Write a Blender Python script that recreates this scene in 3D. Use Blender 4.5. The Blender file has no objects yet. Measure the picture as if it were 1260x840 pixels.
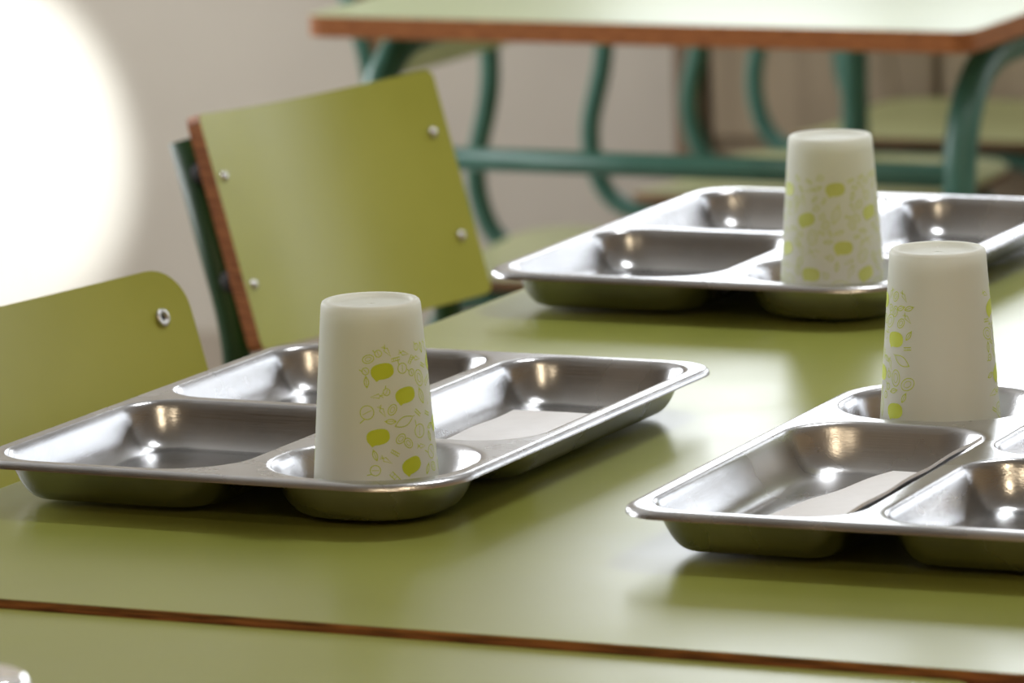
import bpy, math, random
import numpy as np
from mathutils import Vector, Matrix

TZ = 0.75            # table top height
sc = bpy.context.scene
sc.view_settings.view_transform = 'Standard'

# ---------------------------------------------------------------- materials
def new_mat(name):
    m = bpy.data.materials.new(name); m.use_nodes = True
    nt = m.node_tree
    return m, nt, nt.nodes['Principled BSDF'], nt.nodes['Material Output']

def noise_mix(nt, c1, c2, scale, detail=4, lo=0.35, hi=0.65, vec_scale=None, coord='Object'):
    tc = nt.nodes.new('ShaderNodeTexCoord')
    src = tc.outputs[coord]
    if vec_scale:
        mp = nt.nodes.new('ShaderNodeMapping'); mp.inputs['Scale'].default_value = vec_scale
        nt.links.new(src, mp.inputs['Vector']); src = mp.outputs['Vector']
    n = nt.nodes.new('ShaderNodeTexNoise'); n.inputs['Scale'].default_value = scale
    n.inputs['Detail'].default_value = detail
    nt.links.new(src, n.inputs['Vector'])
    r = nt.nodes.new('ShaderNodeValToRGB')
    r.color_ramp.elements[0].position = lo; r.color_ramp.elements[0].color = (*c1, 1)
    r.color_ramp.elements[1].position = hi; r.color_ramp.elements[1].color = (*c2, 1)
    nt.links.new(n.outputs['Fac'], r.inputs['Fac'])
    return n, r

def simple(name, c1, c2=None, rough=0.5, metal=0.0, scale=20, bump=0.0, rough2=None, vec_scale=None, bdist=0.001, **kw):
    m, nt, b, o = new_mat(name)
    c2 = c2 or tuple(min(1, x*1.08) for x in c1)
    n, r = noise_mix(nt, c1, c2, scale, vec_scale=vec_scale)
    nt.links.new(r.outputs['Color'], b.inputs['Base Color'])
    b.inputs['Roughness'].default_value = rough
    b.inputs['Metallic'].default_value = metal
    if rough2 is not None:
        mr = nt.nodes.new('ShaderNodeMapRange')
        mr.inputs['From Min'].default_value = 0.3; mr.inputs['From Max'].default_value = 0.7
        mr.inputs['To Min'].default_value = rough; mr.inputs['To Max'].default_value = rough2
        nt.links.new(n.outputs['Fac'], mr.inputs['Value'])
        nt.links.new(mr.outputs['Result'], b.inputs['Roughness'])
    if bump:
        bp = nt.nodes.new('ShaderNodeBump'); bp.inputs['Strength'].default_value = bump
        bp.inputs['Distance'].default_value = bdist
        nt.links.new(n.outputs['Fac'], bp.inputs['Height'])
        nt.links.new(bp.outputs['Normal'], b.inputs['Normal'])
    for k, v in kw.items():
        b.inputs[k].default_value = v
    return m

M_table = simple('green_laminate', (0.240, 0.265, 0.050), (0.262, 0.288, 0.057), rough=0.28, rough2=0.36, scale=6, bump=0.0)
M_bgtable = simple('pale_green_laminate', (0.36, 0.42, 0.22), (0.40, 0.46, 0.24), rough=0.28, scale=6)
M_chair = simple('chair_green_laminate', (0.36, 0.375, 0.058), (0.40, 0.415, 0.070), rough=0.30, rough2=0.36, scale=9)
M_chair_bg = simple('chair_pale_green_laminate', (0.33, 0.34, 0.15), (0.37, 0.38, 0.17), rough=0.4, scale=9)
M_bgwood = simple('plywood_edge_dark', (0.14, 0.07, 0.03), (0.22, 0.11, 0.05), rough=0.5, scale=40, vec_scale=(1, 1, 12))
M_darktube = simple('dark_green_paint', (0.012, 0.055, 0.018), (0.018, 0.07, 0.022), rough=0.45, scale=30)
M_teal = simple('teal_paint', (0.050, 0.15, 0.115), (0.065, 0.18, 0.140), rough=0.35, scale=25)
M_wood = simple('plywood_edge', (0.22, 0.070, 0.018), (0.45, 0.17, 0.05), rough=0.5, scale=60, vec_scale=(1, 1, 12))
M_darkwood = simple('plywood_edge_worn', (0.07, 0.025, 0.010), (0.42, 0.17, 0.06), rough=0.5, scale=25, vec_scale=(1, 1, 20))
M_screw = simple('zinc_screw', (0.6, 0.6, 0.58), rough=0.25, metal=1.0)
M_rubber = simple('black_rubber', (0.02, 0.02, 0.02), rough=0.7)
M_wall = simple('wall_paint', (0.45, 0.41, 0.35), (0.49, 0.45, 0.385), rough=0.85, scale=3, bump=0.05)
M_wallwarm = simple('ochre_wall_paint', (0.44, 0.30, 0.15), (0.48, 0.33, 0.17), rough=0.8, scale=3)
M_ceil = simple('ceiling_paint', (0.58, 0.565, 0.54), rough=0.9, scale=3)
M_floor = simple('floor_terrazzo', (0.26, 0.22, 0.17), (0.36, 0.31, 0.25), rough=0.35, scale=40)
M_base = simple('baseboard_paint', (0.35, 0.30, 0.24), rough=0.5)
M_frame = simple('white_frame', (0.7, 0.7, 0.68), rough=0.4)
M_cab = simple('cabinet_wood', (0.24, 0.185, 0.12), (0.30, 0.235, 0.155), rough=0.45, scale=5, vec_scale=(8, 8, 1))
M_cabtrim = simple('cabinet_trim_wood', (0.12, 0.08, 0.05), (0.18, 0.12, 0.07), rough=0.45, scale=8, vec_scale=(8, 8, 1))
M_paper = simple('paper_napkin', (0.92, 0.94, 0.97), (0.95, 0.97, 1.0), rough=0.95, scale=120, bump=0.4, bdist=0.0006)
M_print = simple('lime_print', (0.55, 0.66, 0.03), (0.61, 0.72, 0.05), rough=0.5, scale=50)
M_print2 = simple('faded_lime_print', (0.60, 0.68, 0.20), (0.66, 0.74, 0.26), rough=0.5, scale=50)

# brushed stainless steel
M_steel, nt, b, o = new_mat('stainless_steel')
n, r = noise_mix(nt, (0.39, 0.395, 0.405), (0.55, 0.55, 0.555), 14, detail=8)
nt.links.new(r.outputs['Color'], b.inputs['Base Color'])
b.inputs['Metallic'].default_value = 1.0
mr = nt.nodes.new('ShaderNodeMapRange')
mr.inputs['From Min'].default_value = 0.3; mr.inputs['From Max'].default_value = 0.7
mr.inputs['To Min'].default_value = 0.18; mr.inputs['To Max'].default_value = 0.32
nt.links.new(n.outputs['Fac'], mr.inputs['Value']); nt.links.new(mr.outputs['Result'], b.inputs['Roughness'])
tc = nt.nodes.new('ShaderNodeTexCoord'); mp = nt.nodes.new('ShaderNodeMapping'); mp.inputs['Scale'].default_value = (6, 260, 260)
n2 = nt.nodes.new('ShaderNodeTexNoise'); n2.inputs['Scale'].default_value = 4; n2.inputs['Detail'].default_value = 3
nt.links.new(tc.outputs['Object'], mp.inputs['Vector']); nt.links.new(mp.outputs['Vector'], n2.inputs['Vector'])
bp = nt.nodes.new('ShaderNodeBump'); bp.inputs['Strength'].default_value = 0.18; bp.inputs['Distance'].default_value = 0.0005
nt.links.new(n2.outputs['Fac'], bp.inputs['Height']); nt.links.new(bp.outputs['Normal'], b.inputs['Normal'])

# frosted plastic cup
M_cup, nt, b, o = new_mat('frosted_polypropylene')
b.inputs['Base Color'].default_value = (0.88, 0.895, 0.85, 1); b.inputs['Roughness'].default_value = 0.5
tr = nt.nodes.new('ShaderNodeBsdfTranslucent'); tr.inputs['Color'].default_value = (0.94, 0.955, 0.90, 1)
tp = nt.nodes.new('ShaderNodeBsdfTransparent'); tp.inputs['Color'].default_value = (0.95, 0.96, 0.92, 1)
m1 = nt.nodes.new('ShaderNodeMixShader'); m1.inputs[0].default_value = 0.42
m2 = nt.nodes.new('ShaderNodeMixShader'); m2.inputs[0].default_value = 0.10
nt.links.new(b.outputs[0], m1.inputs[1]); nt.links.new(tr.outputs[0], m1.inputs[2])
nt.links.new(m1.outputs[0], m2.inputs[1]); nt.links.new(tp.outputs[0], m2.inputs[2])
nt.links.new(m2.outputs[0], o.inputs['Surface'])

M_glass, nt, b, o = new_mat('clear_glass')
b.inputs['Base Color'].default_value = (0.9, 0.95, 0.97, 1); b.inputs['Roughness'].default_value = 0.03
b.inputs['Transmission Weight'].default_value = 1.0; b.inputs['IOR'].default_value = 1.45

# ---------------------------------------------------------------- helpers
def make_obj(name, verts, faces, mats, fmat=None, smooth=True, parent=None):
    me = bpy.data.meshes.new(name)
    me.from_pydata([tuple(v) for v in verts], [], faces)
    for m in mats: me.materials.append(m)
    if fmat is not None:
        me.polygons.foreach_set('material_index', fmat)
    me.polygons.foreach_set('use_smooth', [smooth]*len(me.polygons))
    me.validate(); me.update()
    ob = bpy.data.objects.new(name, me)
    bpy.context.collection.objects.link(ob)
    if parent: ob.parent = parent
    return ob

def empty(name, loc=(0, 0, 0), rot=0):
    e = bpy.data.objects.new(name, None); e.empty_display_size = 0.1
    e.location = loc; e.rotation_euler = (0, 0, rot)
    bpy.context.collection.objects.link(e); return e

def box(name, lo, hi, mat, parent=None, bevel=0.0):
    x0, y0, z0 = lo; x1, y1, z1 = hi
    v = [(x0,y0,z0),(x1,y0,z0),(x1,y1,z0),(x0,y1,z0),(x0,y0,z1),(x1,y0,z1),(x1,y1,z1),(x0,y1,z1)]
    f = [(0,3,2,1),(4,5,6,7),(0,1,5,4),(1,2,6,5),(2,3,7,6),(3,0,4,7)]
    ob = make_obj(name, v, f, [mat], smooth=False, parent=parent)
    if bevel:
        md = ob.modifiers.new('bevel', 'BEVEL'); md.width = bevel; md.segments = 3
    return ob

def fillet(pts, r, n=8):
    P = [Vector(p) for p in pts]; out = [P[0]]
    for i in range(1, len(P)-1):
        a = (P[i-1]-P[i]); c = (P[i+1]-P[i])
        rr = min(r, a.length*0.49, c.length*0.49)
        A = P[i]+a.normalized()*rr; C = P[i]+c.normalized()*rr
        for k in range(n+1):
            t = k/n
            out.append(A*(1-t)**2 + P[i]*2*t*(1-t) + C*t*t)
    out.append(P[-1]); return out

def tube(name, pts, rad, mat, parent=None, bend=0.06, seg=14):
    P = fillet(pts, bend)
    verts = []; faces = []
    t0 = (P[1]-P[0]).normalized()
    nrm = t0.orthogonal().normalized()
    for i, p in enumerate(P):
        if i == 0: t = t0
        elif i == len(P)-1: t = (P[i]-P[i-1]).normalized()
        else: t = ((P[i]-P[i-1]).normalized()+(P[i+1]-P[i]).normalized()).normalized()
        nrm = (nrm - t*nrm.dot(t)).normalized(); bn = t.cross(nrm)
        for k in range(seg):
            a = 2*math.pi*k/seg
            verts.append(p + nrm*math.cos(a)*rad + bn*math.sin(a)*rad)
    for i in range(len(P)-1):
        for k in range(seg):
            k2 = (k+1) % seg
            faces.append((i*seg+k, i*seg+k2, (i+1)*seg+k2, (i+1)*seg+k))
    faces.append(tuple(reversed(range(seg))))
    faces.append(tuple(range((len(P)-1)*seg, len(P)*seg)))
    return make_obj(name, verts, faces, [mat], parent=parent)

def lathe(name, prof, mat, parent=None, seg=64, loc=(0,0,0), closed=False):
    verts = []; faces = []
    for r_, z in prof:
        for k in range(seg):
            a = 2*math.pi*k/seg
            verts.append((r_*math.cos(a), r_*math.sin(a), z))
    n = len(prof)
    for i in range(n-1 if not closed else n):
        j = (i+1) % n
        for k in range(seg):
            k2 = (k+1) % seg
            faces.append((i*seg+k, i*seg+k2, j*seg+k2, j*seg+k))
    ob = make_obj(name, verts, faces, [mat], parent=parent); ob.location = loc
    return ob

# ---------------------------------------------------------------- tray
TW, TL, TH, TD = 0.280, 0.382, 0.027, 0.0250
def sd_rr(x, y, cx, cy, hx, hy, r):
    if not np.isscalar(r):   # per-corner radii (x+y+, x-y+, x-y-, x+y-)
        r = np.where(x > cx, np.where(y > cy, r[0], r[3]), np.where(y > cy, r[1], r[2]))
    qx = np.abs(x-cx)-hx+r; qy = np.abs(y-cy)-hy+r
    return np.minimum(np.maximum(qx, qy), 0)+np.hypot(np.maximum(qx, 0), np.maximum(qy, 0))-r
COMP = [  # x0,x1,y0,y1,r,wall
    (-0.129, 0.009, -0.180, -0.001, (0.030, 0.030, 0.030, 0.040), 0.019),
    (0.023, 0.129, -0.180, -0.076, (0.047, 0.047, 0.047, 0.047), 0.017),
    (-0.129, 0.006, 0.011, 0.180, (0.030, 0.028, 0.030, 0.030), 0.019),
    (0.019, 0.129, -0.062, 0.180, (0.028, 0.030, 0.034, 0.034), 0.019)]
def tray_height(X, Y):
    Z = np.zeros_like(X)
    for x0, x1, y0, y1, r_, w in COMP:
        d = -sd_rr(X, Y, (x0+x1)/2, (y0+y1)/2, (x1-x0)/2, (y1-y0)/2, r_)
        k = 0.0007
        dd = np.where(d > 0.02, d, k*np.log1p(np.exp(np.clip(d/k, -40, 40))))
        t = np.clip(dd/w, 0, 1)
        Z -= TD*(1-(1-t)**2.4)
    return Z
def build_tray_mesh():
    h = 0.0014
    nx = int(TW/h)+3; ny = int(TL/h)+3
    xs = np.linspace(-TW/2-h, TW/2+h, nx); ys = np.linspace(-TL/2-h, TL/2+h, ny)
    X, Y = np.meshgrid(xs, ys); R = (0.027, 0.030, 0.030, 0.050)
    S = sd_rr(X, Y, 0, 0, TW/2, TL/2, R)
    e = 1e-5
    gx = (sd_rr(X+e, Y, 0, 0, TW/2, TL/2, R)-sd_rr(X-e, Y, 0, 0, TW/2, TL/2, R))/(2*e)
    gy = (sd_rr(X, Y+e, 0, 0, TW/2, TL/2, R)-sd_rr(X, Y-e, 0, 0, TW/2, TL/2, R))/(2*e)
    out = S > -h*0.45
    Xc = np.where(out, X-gx*S, X); Yc = np.where(out, Y-gy*S, Y)
    S2 = sd_rr(Xc, Yc, 0, 0, TW/2, TL/2, R)
    Z = TH+tray_height(Xc, Yc)
    Z -= 0.0016*np.clip((S2+0.0035)/0.0035, 0, 1)**2
    verts = np.stack([Xc, Yc, Z], -1).reshape(-1, 3)
    idx = np.arange(nx*ny).reshape(ny, nx)
    inside = ~out
    faces = []
    for j in range(ny-1):
        for i in range(nx-1):
            if inside[j, i] or inside[j, i+1] or inside[j+1, i] or inside[j+1, i+1]:
                faces.append((int(idx[j, i]), int(idx[j, i+1]), int(idx[j+1, i+1]), int(idx[j+1, i])))
    import bmesh
    bm = bmesh.new()
    bv = [bm.verts.new(v) for v in verts]
    for f in faces:
        bm.faces.new([bv[i] for i in f])
    loose = [v for v in bm.verts if not v.link_faces]
    bmesh.ops.delete(bm, geom=loose, context='VERTS')
    bmesh.ops.remove_doubles(bm, verts=bm.verts, dist=0.0002)
    be = [e_ for e_ in bm.edges if e_.is_boundary]
    ret = bmesh.ops.extrude_edge_only(bm, edges=be)
    for g in ret['geom']:
        if isinstance(g, bmesh.types.BMVert):
            g.co.z -= 0.0022
            g.co.x *= 1.003; g.co.y *= 1.002
    bmesh.ops.recalc_face_normals(bm, faces=bm.faces)
    me = bpy.data.meshes.new('cafeteria_tray'); bm.to_mesh(me); bm.free()
    me.polygons.foreach_set('use_smooth', [True]*len(me.polygons))
    me.materials.append(M_steel)
    return me
tray_me = build_tray_mesh()

# ---------------------------------------------------------------- cup
CH = 0.110
def cup_r(z): return 0.0340-0.0722*z
def build_cup(loc, rot, patches, seed, dens=1.0, pm=None):
    e = empty('plastic_cup', loc, rot)
    prof = [(cup_r(0)+0.0012, 0.0), (cup_r(0)+0.0016, 0.0010), (cup_r(0)+0.0012, 0.0024), (cup_r(0.003), 0.0032)]
    for k in range(1, 11): prof.append((cup_r(0.003+k*0.0098), 0.003+k*0.0098))
    prof += [(cup_r(0.1055), 0.1055), (cup_r(0.108)-0.0001, 0.1080), (cup_r(0.1094)-0.0006, 0.1094), (cup_r(CH)-0.0014, 0.1100),
             (0.0226, 0.1100), (0.0220, 0.1094), (0.0214, 0.1078), (0.0140, 0.1076), (0.004, 0.1076), (0.0001, 0.1076)]
    inner = [(0.0001, 0.1064), (0.014, 0.1064), (0.0215, 0.1062), (0.0236, 0.1050)]
    for k in range(10, -1, -1): inner.append((cup_r(0.002+k*0.0099)-0.0011, 0.002+k*0.0099))
    inner.append((cup_r(0)-0.0009, 0.0))
    lathe('cup_body', prof+inner, M_cup, parent=e, closed=True)
    # moulded rays on the base
    V = []; F = []
    for k in range(6):
        a = k*math.pi/3
        d = np.array([math.cos(a), math.sin(a)]); n_ = np.array([-d[1], d[0]])
        b0 = len(V)
        for rr, s in ((0.003, -1), (0.003, 1), (0.019, 1), (0.019, -1)):
            p = d*rr+n_*s*0.0005
            V.append((p[0], p[1], 0.10785))
        F.append((b0, b0+1, b0+2, b0+3))
    make_obj('base_ribs', V, F, [M_cup], parent=e)
    # printed decoration
    rng = random.Random(seed); V = []; F = []
    def mp(a0, z0, px, pz):
        z = z0+pz; rr = cup_r(z)+0.00018; a = a0+px/rr
        return (rr*math.cos(a), rr*math.sin(a), z)
    def ribbon(pts, a0, z0, ang, w=0.00028, close=True):
        w *= 0.8
        c, s = math.cos(ang), math.sin(ang)
        P = [np.array([c*x-s*y, s*x+c*y]) for x, y in pts]; n_ = len(P); b0 = len(V)
        for i in range(n_):
            t = P[(i+1) % n_]-P[(i-1) % n_] if close else P[min(i+1, n_-1)]-P[max(i-1, 0)]
            t = t/(np.linalg.norm(t)+1e-9); q = np.array([-t[1], t[0]])*w
            V.append(mp(a0, z0, *(P[i]+q))); V.append(mp(a0, z0, *(P[i]-q)))
        for i in range(n_ if close else n_-1):
            j = (i+1) % n_
            F.append((b0+2*i, b0+2*i+1, b0+2*j+1, b0+2*j))
    def blob(a0, z0, ang, rx, rz):
        c, s = math.cos(ang), math.sin(ang); b0 = len(V); N = 20
        V.append(mp(a0, z0, 0, 0))
        for k in range(N):
            t = 2*math.pi*k/N
            x = rx*abs(math.cos(t))**0.8*np.sign(math.cos(t)); y = rz*abs(math.sin(t))**0.8*np.sign(math.sin(t))
            if k == 13: y *= 1.35
            V.append(mp(a0, z0, c*x-s*y, s*x+c*y))
        for k in range(N):
            F.append((b0, b0+1+k, b0+1+(k+1) % N))
    def ell(rx, rz, N=20): return [(rx*math.cos(2*math.pi*k/N), rz*math.sin(2*math.pi*k/N)) for k in range(N)]
    def leaf(l, w, N=10):
        top = [(-l+2*l*k/N, w*math.sin(math.pi*k/N)) for k in range(N+1)]
        return top+[(x, -y) for x, y in reversed(top[1:-1])]
    for a_lo, a_hi in patches:
        placed = []; tries = 0
        z = 0.024; row = 0
        while z < 0.080:
            a = a_lo+(0.25 if row % 2 else 0.85)
            while a < a_hi:
                aa = a+rng.uniform(-.12, .12); zz = z+rng.uniform(-.003, .003)
                blob(aa, zz, rng.uniform(-.1, .45), 0.0062, 0.0042); placed.append((aa, zz, 0.0082)); a += 1.35
            z += 0.0185; row += 1
        while len(placed) < 60*dens*(a_hi-a_lo) and tries < 4000:
            tries += 1
            a = rng.uniform(a_lo, a_hi); z = rng.uniform(0.020, 0.087)
            s = rng.choice([0.003, 0.0045, 0.006])
            if z > 0.078: s = 0.003
            if any(((a-p[0])*0.031)**2+(z-p[1])**2 < (s+p[2])**2*0.72 for p in placed): continue
            placed.append((a, z, s)); ang = rng.uniform(0, math.pi); kd = rng.randint(0, 4)
            if kd == 0:
                ribbon(ell(s, s*0.7), a, z, ang); ribbon(ell(s*0.55, s*0.35), a, z, ang, 0.0002)
            elif kd == 1:
                ribbon(leaf(s, s*0.4), a, z, ang); ribbon([(-s, 0), (s*1.2, 0)], a, z, ang, 0.0002, False)
            elif kd == 2:
                ribbon([(-s, 0), (s*0.5, s*0.38), (s*0.75, 0), (s*0.5, -s*0.38)], a, z, ang)
                for q in (-.3, 0, .3): ribbon([(s*0.75, 0), (s*1.3, s*q*1.3)], a, z, ang, 0.0002, False)
            elif kd == 3:
                ribbon(ell(s*0.6, s*0.6), a, z, ang); ribbon([(0, s*.6), (s*.3, s*1.1)], a, z, ang, 0.0003, False)
                ribbon([(-s*.3, -s*.3), (s*.3, s*.3)], a, z, ang, 0.0002, False)
            else:
                ribbon([(-s*.8, -s*.25), (s*.8, -s*.25), (s*.8, s*.25), (-s*.8, s*.25)], a, z, ang)
                for q in (-.4, 0, .4): ribbon([(s*q, -s*.25), (s*q, s*.25)], a, z, ang, 0.00018, False)
    make_obj('printed_pattern', V, F, [pm or M_print], parent=e, smooth=True)
    return e

# ---------------------------------------------------------------- trays + cups + napkins
def local_to_world(T, rot, p):
    c, s = math.cos(rot), math.sin(rot)
    return (T[0]+c*p[0]-s*p[1], T[1]+s*p[0]+c*p[1])
TR = [((-1.3818, 2.7555), -0.0035), ((-1.3790, 3.3959), 0.0089), ((-0.9991, 2.7366), math.pi+0.0247)]
D2R = math.pi/180
CUPS = [([(-8*D2R, 95*D2R), (190*D2R, 270*D2R)], 1, 1.0, M_print), ([(-80*D2R, 85*D2R), (150*D2R, 220*D2R)], 2, 1.4, M_print2), ([(-95*D2R, -32*D2R), (62*D2R, 130*D2R)], 3, 1.0, M_print)]
for i, (T, rot) in enumerate(TR):
    ob = bpy.data.objects.new('cafeteria_tray', tray_me); bpy.context.collection.objects.link(ob)
    ob.location = (T[0], T[1], TZ+0.0008); ob.rotation_euler = (0, 0, rot)
    p = local_to_world(T, rot, (0.0762, -0.1278))
    toCam = math.atan2(-p[1], -p[0])
    build_cup((p[0], p[1], TZ+0.0008+TH-TD+0.0004), toCam, CUPS[i][0], CUPS[i][1], CUPS[i][2], CUPS[i][3])

def napkin(T, rot, x0, y0, y1, wnear, wfar, zfun):
    """folded napkin; x0 = fixed long side, width varies from wfar (y0) to wnear (y1)"""
    nx_, ny_ = 18, 34; V = []; F = []
    for layer in (0, 1):
        for j in range(ny_+1):
            for i in range(nx_+1):
                f = j/ny_; w = wfar+(wnear-wfar)*f
                lx = x0+w*i/nx_; ly = y0+(y1-y0)*f
                z = zfun(lx, ly)+0.0004*math.sin(ly*90+lx*40)+(0.0018 if layer else 0)
                V.append((lx, ly, z))
    N = (nx_+1)*(ny_+1)
    for L_ in (0, N):
        for j in range(ny_):
            for i in range(nx_):
                a = L_+j*(nx_+1)+i
                q = (a, a+1, a+nx_+2, a+nx_+1)
                F.append(q if L_ else tuple(reversed(q)))
    rim = [j*(nx_+1) for j in range(ny_+1)]+[ny_*(nx_+1)+i for i in range(1, nx_+1)]+[j*(nx_+1)+nx_ for j in range(ny_-1, -1, -1)]+[i for i in range(nx_-1, 0, -1)]
    for k in range(len(rim)):
        a, b_ = rim[k], rim[(k+1) % len(rim)]
        F.append((a, a+N, b_+N, b_))
    ob = make_obj('paper_napkin', V, F, [M_paper], smooth=False)
    ob.location = (T[0], T[1], TZ+0.0008); ob.rotation_euler = (0, 0, rot)
    return ob
napkin(*TR[0], 0.038, 0.015, 0.125, 0.072, 0.074, lambda x, y: 0.0042)
napkin(*TR[2], 0.0225, -0.040, 0.145, 0.084, 0.050, lambda x, y: 0.0046+0.66*max(0, 0.0545-x))

# ---------------------------------------------------------------- tables
def slab(name, x0, x1, y0, y1, z0, z1, mats, parent, r=0.012):
    pts = []
    for cx, cy, a0 in ((x1-r, y1-r, 0), (x0+r, y1-r, 90), (x0+r, y0+r, 180), (x1-r, y0+r, 270)):
        for k in range(7):
            a = (a0+90*k/6)*D2R; pts.append((cx+r*math.cos(a), cy+r*math.sin(a)))
    n = len(pts); V = []; F = []; fm = []
    for z in (z0, z1): V += [(x, y, z) for x, y in pts]
    F.append(tuple(reversed(range(n)))); fm.append(0)
    F.append(tuple(range(n, 2*n))); fm.append(0)
    for k in range(n):
        F.append((k, (k+1) % n, n+(k+1) % n, n+k)); fm.append(1)
    ob = make_obj(name, V, F, mats, fm, smooth=False, parent=parent)
    md = ob.modifiers.new('bevel', 'BEVEL'); md.width = 0.0008; md.segments = 2; md.limit_method = 'ANGLE'; md.angle_limit = 0.8
    return ob
def table(x0, x1, y0, y1, ztop, topmat, edgemat, legmat, r=0.012):
    cx, cy = (x0+x1)/2, (y0+y1)/2
    e = empty('dining_table', (cx, cy, 0))
    hx, hy = (x1-x0)/2, (y1-y0)/2
    slab('table_top', -hx, hx, -hy, hy, ztop-0.020, ztop, [topmat, edgemat], e, r)
    zt = ztop-0.036; R_ = 0.0155
    for k, sx in enumerate((-1, 1)):
        X = sx*(hx-0.035)
        tube('leg_frame_%d' % (k+1), [(X, -hy+0.06, 0.012), (X, -hy+0.06, zt), (X, hy-0.06, zt), (X, hy-0.06, 0.012)], R_, legmat, e, bend=0.13)
        for j, sy in enumerate((-1, 1)):
            lathe('foot_%d' % (2*k+j+1), [(0.0001, 0), (0.018, 0), (0.018, 0.03), (0.0157, 0.032)], M_rubber, e, seg=20, loc=(X, sy*(hy-0.06), 0))
    for k, sy in enumerate((-1, 1)):
        Y = sy*(hy-0.06)
        tube('stretcher_%d' % (k+1), [(-hx+0.035, Y, ztop-0.138), (hx-0.035, Y, ztop-0.138)], 0.011, legmat, e)
    return e
table(-1.533, -0.850, 2.380, 3.745, TZ, M_table, M_darkwood, M_teal)
table(-1.560, -0.880, 0.985, 2.3775, TZ-0.0042, M_table, M_wood, M_teal)
table(-2.385, -1.728, 4.675, 6.040, TZ, M_bgtable, M_wood, M_teal, r=0.02)

# ---------------------------------------------------------------- chairs
def panel(name, W_, zb, zt, xb, xt, r, sag, th, mats, parent, ny_=28):
    """upright curved plywood panel, faces +x; concave by sag"""
    H_ = math.hypot(zt-zb, xt-xb)
    rows = [0]+[r*(1-math.cos(a*math.pi/16)) for a in range(1, 9)]
    rows = rows+[r+(H_-2*r)*k/10 for k in range(1, 10)]+[H_-q for q in reversed(rows)]
    up = Vector((xt-xb, 0, zt-zb)).normalized(); nrm = Vector((up.z, 0, -up.x))
    def P(s, c):
        if s < r: ins = r-math.sqrt(max(0, r*r-(r-s)**2))
        elif s > H_-r: ins = r-math.sqrt(max(0, r*r-(s-H_+r)**2))
        else: ins = 0
        y = c*(W_/2-ins)
        q = (y/(W_/2))
        return Vector((xb, 0, zb))+up*s+Vector((0, y, 0))+nrm*(sag*(q*q)-sag)
    V = []; F = []; fm = []
    nr = len(rows); nc = ny_+1
    for side in (0, 1):
        b0 = len(V)
        for s in rows:
            for c in range(nc):
                cc = c/ny_*2-1
                p = P(s, cc)
                V.append(p-(nrm*th if side else nrm*0))
        for j in range(nr-1):
            for i in range(nc-1):
                a = b0+j*nc+i; q = (a, a+1, a+nc+1, a+nc)
                F.append(q if side == 0 else tuple(reversed(q))); fm.append(0)
    loop = [j*nc for j in range(nr)]+[(nr-1)*nc+i for i in range(1, nc)]+[j*nc+nc-1 for j in range(nr-2, -1, -1)]+[i for i in range(nc-2, 0, -1)]
    N = nr*nc; b0 = len(V)
    for k in loop: V.append(V[k].copy())
    for k in loop: V.append(V[k+N].copy())
    n = len(loop)
    for k in range(n):
        F.append((b0+k, b0+n+k, b0+n+(k+1) % n, b0+(k+1) % n)); fm.append(1)
    return make_obj(name, V, F, mats, fm, parent=parent), P, nrm

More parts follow.
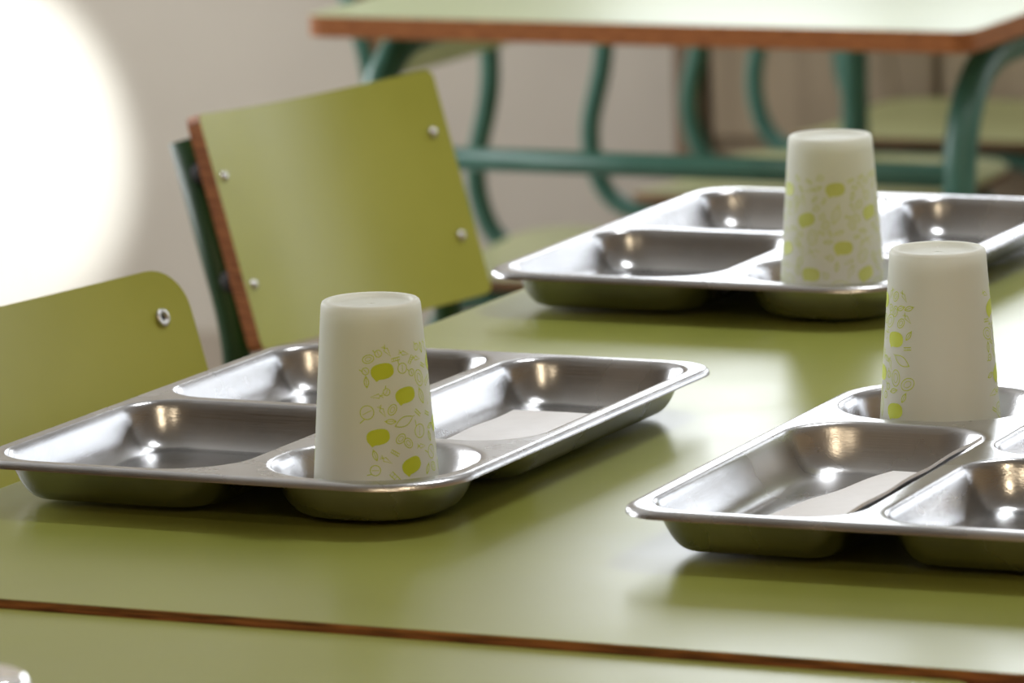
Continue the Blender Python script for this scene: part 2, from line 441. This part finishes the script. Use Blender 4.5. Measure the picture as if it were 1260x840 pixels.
def chair(loc, ang, mats_panel, tubemat, W_=0.28, zb=0.645, zt=0.80, lean=0.05, r=0.012, sag=0.012,
          screws=((-.9, .27), (-.9, .73), (.9, .27), (.9, .73)), washer=False, tr=0.0105, seat_z=0.45, spacer=False, th=0.010):
    e = empty('school_chair', (loc[0], loc[1], 0), ang)
    xb = -0.16; xt = xb-lean
    ob, P, nrm = panel('backrest', W_, zb, zt, xb, xt, r, sag, th, mats_panel, e)
    H_ = math.hypot(zt-zb, lean)
    for k, (c, s) in enumerate(screws):
        p = P(H_*s, c)+nrm*0.0004
        if washer:
            prof = [(0.0058, -0.0005), (0.0058, 0.0006), (0.0050, 0.0012), (0.0034, 0.0012), (0.0028, 0.0004), (0.0001, 0.0002)]
        else:
            prof = [(0.0042, -0.0005), (0.0042, 0.0008), (0.0032, 0.0020), (0.0014, 0.0026), (0.0001, 0.0027)]
        sc_ = lathe('screw_%d' % (k+1), prof, M_screw, e, seg=24)
        sc_.rotation_euler = nrm.to_track_quat('Z', 'Y').to_euler(); sc_.location = p
        if washer:
            hole = lathe('screw_hole_%d' % (k+1), [(0.0016, 0.0007), (0.0001, 0.0007)], M_rubber, e, seg=16)
            hole.rotation_euler = sc_.rotation_euler; hole.location = p
    sp, P2, n2_ = panel('seat', 0.34, 0, 0.34, 0, 0, 0.05, 0.010, 0.010, mats_panel, e)
    sp.rotation_euler = (0, -math.pi/2, 0); sp.location = (0.18, 0, seat_z)
    slope = lean/(zt-zb)
    yh = W_/2-0.012
    ztop = zt-0.022
    gap = 0.006 if spacer else 0.001
    for k, sy in enumerate((-1, 1)):
        y = sy*yh
        back = lambda z: xb-th-0.002-tr-slope*(z-zb)-gap
        tube('side_frame_%d' % (k+1), [(back(ztop), y, ztop), (back(zb-0.02), y, zb-0.02), (back(zb)-0.028, y, seat_z+0.05), (back(zb)+0.0, y, seat_z-0.024), (0.16, y, seat_z-0.024), (0.19, y, 0.01)], tr, tubemat, e, bend=0.06)
        tube('rear_leg_%d' % (k+1), [(0.06, y-sy*0.0205, seat_z-0.03), (-0.13, y-sy*0.0205, seat_z-0.03), (-0.20, y-sy*0.0205, 0.01)], tr, tubemat, e, bend=0.05)
        if spacer:
            for j, s in enumerate((.27, .73)):
                z = zb+(zt-zb)*s
                a = Vector((back(z)+tr*0.6, y, z)); b_ = a+nrm*(gap+0.008)
                tube('rubber_spacer_%d' % (2*k+j+1), [a, b_], 0.010, M_rubber, e)
    tube('cross_bar_front', [(0.13, -yh, seat_z-0.028), (0.13, yh, seat_z-0.028)], tr*0.9, tubemat, e)
    tube('cross_bar_rear', [(-0.10, -yh, seat_z-0.028), (-0.10, yh, seat_z-0.028)], tr*0.9, tubemat, e)
    return e

def place_chair(pb, ang, **kw):
    return chair((pb[0]+0.16*math.cos(ang), pb[1]+0.16*math.sin(ang)), ang, **kw)
place_chair((-1.8137, 3.6648), -11.1*D2R, mats_panel=[M_chair, M_wood], tubemat=M_darktube, W_=0.278, zb=0.657, zt=0.823, lean=0.051, r=0.007, sag=0.024, spacer=True, th=0.0125)
place_chair((-1.6299, 2.9109), -10*D2R, mats_panel=[M_chair, M_chair], tubemat=M_darktube, W_=0.29, zb=0.640, zt=0.800, lean=0.05, r=0.028, sag=0.012,
            screws=((-.83, .25), (-.83, .82), (.83, .25), (.83, .82)), washer=True)
for v in (5.18, 5.75, 6.22):
    chair((-2.31, v), 0.0, [M_chair_bg, M_bgwood], M_teal, W_=0.30, zb=0.645, zt=0.80)
for v in (5.25, 5.85):
    chair((-1.70, v), math.pi, [M_chair_bg, M_bgwood], M_teal, W_=0.32, zb=0.645, zt=0.80)

# ---------------------------------------------------------------- glass
g = lathe('drinking_glass', [(0.0001, 0.078), (0.024, 0.078), (0.0262, 0.0765), (0.027, 0.074), (0.033, 0.0), (0.0315, 0.0), (0.0255, 0.066), (0.022, 0.069), (0.0001, 0.070)], M_glass, seg=64,
          loc=(-1.1595, 1.9496, TZ-0.0042+0.0005))

# ---------------------------------------------------------------- room
X0, X1, Y0, Y1, HC = -4.6, 2.6, -1.6, 6.6, 2.8
box('floor', (X0, Y0, -0.1), (X1, Y1, 0), M_floor)
box('ceiling', (X0, Y0, HC), (X1, Y1, HC+0.1), M_ceil)
def wall_with_windows(name, axis, pos, thick, a0, a1, wins, z0, z1):
    V = []; F = []
    def bx(a, b_, c, d):
        if axis == 'x': lo = (a, pos, c); hi = (b_, pos+thick, d)
        else: lo = (pos, a, c); hi = (pos+thick, b_, d)
        x0, x1 = sorted((lo[0], hi[0])); y0, y1 = sorted((lo[1], hi[1]))
        n = len(V)
        V.extend([(x0,y0,c),(x1,y0,c),(x1,y1,c),(x0,y1,c),(x0,y0,d),(x1,y0,d),(x1,y1,d),(x0,y1,d)])
        F.extend([tuple(n+i for i in f) for f in [(0,3,2,1),(4,5,6,7),(0,1,5,4),(1,2,6,5),(2,3,7,6),(3,0,4,7)]])
    cur = a0
    for w0, w1 in wins:
        bx(cur, w0, 0, HC); bx(w0, w1, 0, z0); bx(w0, w1, z1, HC); cur = w1
    bx(cur, a1, 0, HC)
    return make_obj(name, V, F, [M_wall], smooth=False)
WB = [(-3.00, -2.10), (-1.60, -0.60), (-0.1, 0.9), (1.3, 2.3)]
WLf = [(2.6, 4.0), (4.5, 5.9)]
wall_with_windows('wall_back', 'x', Y1, 0.15, X0, X1, WB, 1.15, 2.3)
wall_with_windows('wall_left', 'y', X0, -0.15, Y0, Y1, WLf, 1.0, 2.4)
box('wall_right', (X1, Y0, 0), (X1+0.15, Y1, HC), M_wallwarm)
box('wall_front', (X0, Y0-0.15, 0), (X1, Y0, HC), M_wallwarm)
box('baseboard_back', (X0+0.012, Y1-0.012, 0), (X1, Y1, 0.08), M_base)
box('baseboard_left', (X0, Y0, 0), (X0+0.012, Y1-0.012, 0.08), M_base)

wn = [0]
def window(axis, pos, w0, w1, z0, z1, power, col):
    wn[0] += 1
    e = empty('window_%d' % wn[0])
    def bb(nm, a, b_, c, d, t0, t1):
        if axis == 'x': box(nm, (a, pos+t0, c), (b_, pos+t1, d), M_frame, e)
        else:
            q0, q1 = sorted((pos-t0, pos-t1)); box(nm, (q0, a, c), (q1, b_, d), M_frame, e)
    f_ = 0.045
    bb('frame_bottom', w0, w1, z0, z0+f_, 0.03, 0.09); bb('frame_top', w0, w1, z1-f_, z1, 0.03, 0.09)
    bb('frame_side_1', w0, w0+f_, z0+f_, z1-f_, 0.03, 0.09); bb('frame_side_2', w1-f_, w1, z0+f_, z1-f_, 0.03, 0.09)
    m_ = (w0+w1)/2
    bb('mullion', m_-0.025, m_+0.025, z0+f_, z1-f_, 0.03, 0.09)
    L = bpy.data.lights.new('window_daylight_%d' % wn[0], 'AREA'); L.shape = 'RECTANGLE'
    L.size = w1-w0; L.size_y = z1-z0; L.energy = power; L.color = col
    lo = bpy.data.objects.new('window_daylight_%d' % wn[0], L); bpy.context.collection.objects.link(lo)
    if axis == 'x':
        lo.location = (m_, pos+0.13, (z0+z1)/2); lo.rotation_euler = (-math.pi/2, 0, 0)
    else:
        lo.location = (pos-0.13, m_, (z0+z1)/2); lo.rotation_euler = (math.pi/2, 0, -math.pi/2)
    return lo
for (w0, w1), pw in zip(WB, (20, 19, 14, 14)): window('x', Y1, w0, w1, 1.15, 2.3, pw, (0.93, 0.96, 1.0))
for w0, w1 in WLf: window('y', X0, w0, w1, 1.0, 2.4, 62, (0.97, 0.98, 1.0))

for k, (x, y, pw) in enumerate(((-0.5, -0.5, 15), (0.7, -0.7, 15), (0.6, 1.0, 15), (-0.8, 3.6, 20))):  # last entry is an added neutral fill that whitens the napkins, no known lamp
    e = empty('ceiling_lamp_or_fill', (x, y, HC))
    box('housing', (-0.32, -0.09, -0.06), (0.32, 0.09, -0.001), M_frame, e, bevel=0.008)
    L = bpy.data.lights.new('lamp_or_fill_light_%d' % k, 'AREA'); L.shape = 'RECTANGLE'; L.size = 0.6; L.size_y = 0.15
    L.energy = pw; L.color = (1.0, 0.79, 0.52) if y < 3 else (0.97, 0.985, 1.0)
    lo = bpy.data.objects.new('lamp_or_fill_area', L); bpy.context.collection.objects.link(lo); lo.parent = e; lo.location = (0, 0, -0.07)

# sunlight falling on the low part of the back wall, plus an added wide fill spot that brightens the wall around it
target = Vector((-3.88, 6.6, 0.325))
def spot(name, tgt, off, energy, rad, blend, col, soft=0.01):
    L = bpy.data.lights.new(name, 'SPOT'); L.energy = energy; L.spot_size = 2*math.atan(rad/off.length); L.spot_blend = blend; L.shadow_soft_size = soft
    L.color = col
    lo = bpy.data.objects.new(name, L); bpy.context.collection.objects.link(lo)
    lo.location = tgt+off; lo.rotation_euler = (tgt-lo.location).to_track_quat('-Z', 'Y').to_euler()
spot('sun_patch_spot', target, Vector((-0.45, -2.4, 0.9)), 640, 0.275, 0.52, (0.88, 0.95, 1.0))
spot('wall_fill_spot', Vector((-4.0, 6.6, 0.40)), Vector((-0.45, -2.4, 0.9)), 62, 1.05, 1.0, (0.93, 0.97, 1.0))

# low cupboard against the back wall
e = empty('low_cupboard', (-2.26, 6.43, 0))
box('carcass', (-0.46, 0.0, 0.10), (0.46, 0.150, 0.86), M_cab, e, bevel=0.004)
box('plinth', (-0.43, 0.02, 0.0), (0.43, 0.150, 0.10), M_cabtrim, e)
box('side_post_1', (-0.50, -0.02, 0.0), (-0.462, 0.150, 0.88), M_cabtrim, e, bevel=0.003)
box('side_post_2', (0.462, -0.02, 0.0), (0.50, 0.150, 0.88), M_cabtrim, e, bevel=0.003)
box('counter', (-0.51, -0.03, 0.88), (0.51, 0.150, 0.905), M_cabtrim, e, bevel=0.003)
for k in range(3):
    x = -0.45+0.303*k
    box('door_panel_%d' % (k+1), (x, -0.016, 0.39), (x+0.292, -0.001, 0.85), M_cab, e, bevel=0.003)
    box('drawer_%d' % (k+1), (x, -0.016, 0.12), (x+0.292, -0.001, 0.36), M_cab, e, bevel=0.003)

# world
w = bpy.data.worlds.new('world'); sc.world = w; w.use_nodes = True
w.node_tree.nodes['Background'].inputs['Color'].default_value = (0.75, 0.85, 1.0, 1)
w.node_tree.nodes['Background'].inputs['Strength'].default_value = 1.0

# ---------------------------------------------------------------- camera
th, ro = 0.1716, -0.0291
al = 25*D2R
def rotf(x, y, z): return Vector((math.cos(al)*x-math.sin(al)*y, math.sin(al)*x+math.cos(al)*y, z))
Fv = rotf(0, math.cos(th), -math.sin(th)); R0 = rotf(1, 0, 0); U0 = rotf(0, math.sin(th), math.cos(th))
R = R0*math.cos(ro)+U0*math.sin(ro); U = U0*math.cos(ro)-R0*math.sin(ro)
cam = bpy.data.cameras.new('camera'); co = bpy.data.objects.new('camera', cam); bpy.context.collection.objects.link(co)
M = Matrix((( R.x, U.x, -Fv.x, 0), (R.y, U.y, -Fv.y, 0), (R.z, U.z, -Fv.z, TZ+0.597), (0, 0, 0, 1)))
co.matrix_world = M
cam.sensor_width = 36; cam.lens = 200; cam.clip_start = 0.05
cam.dof.use_dof = True; cam.dof.focus_distance = 3.05; cam.dof.aperture_fstop = 12
sc.camera = co
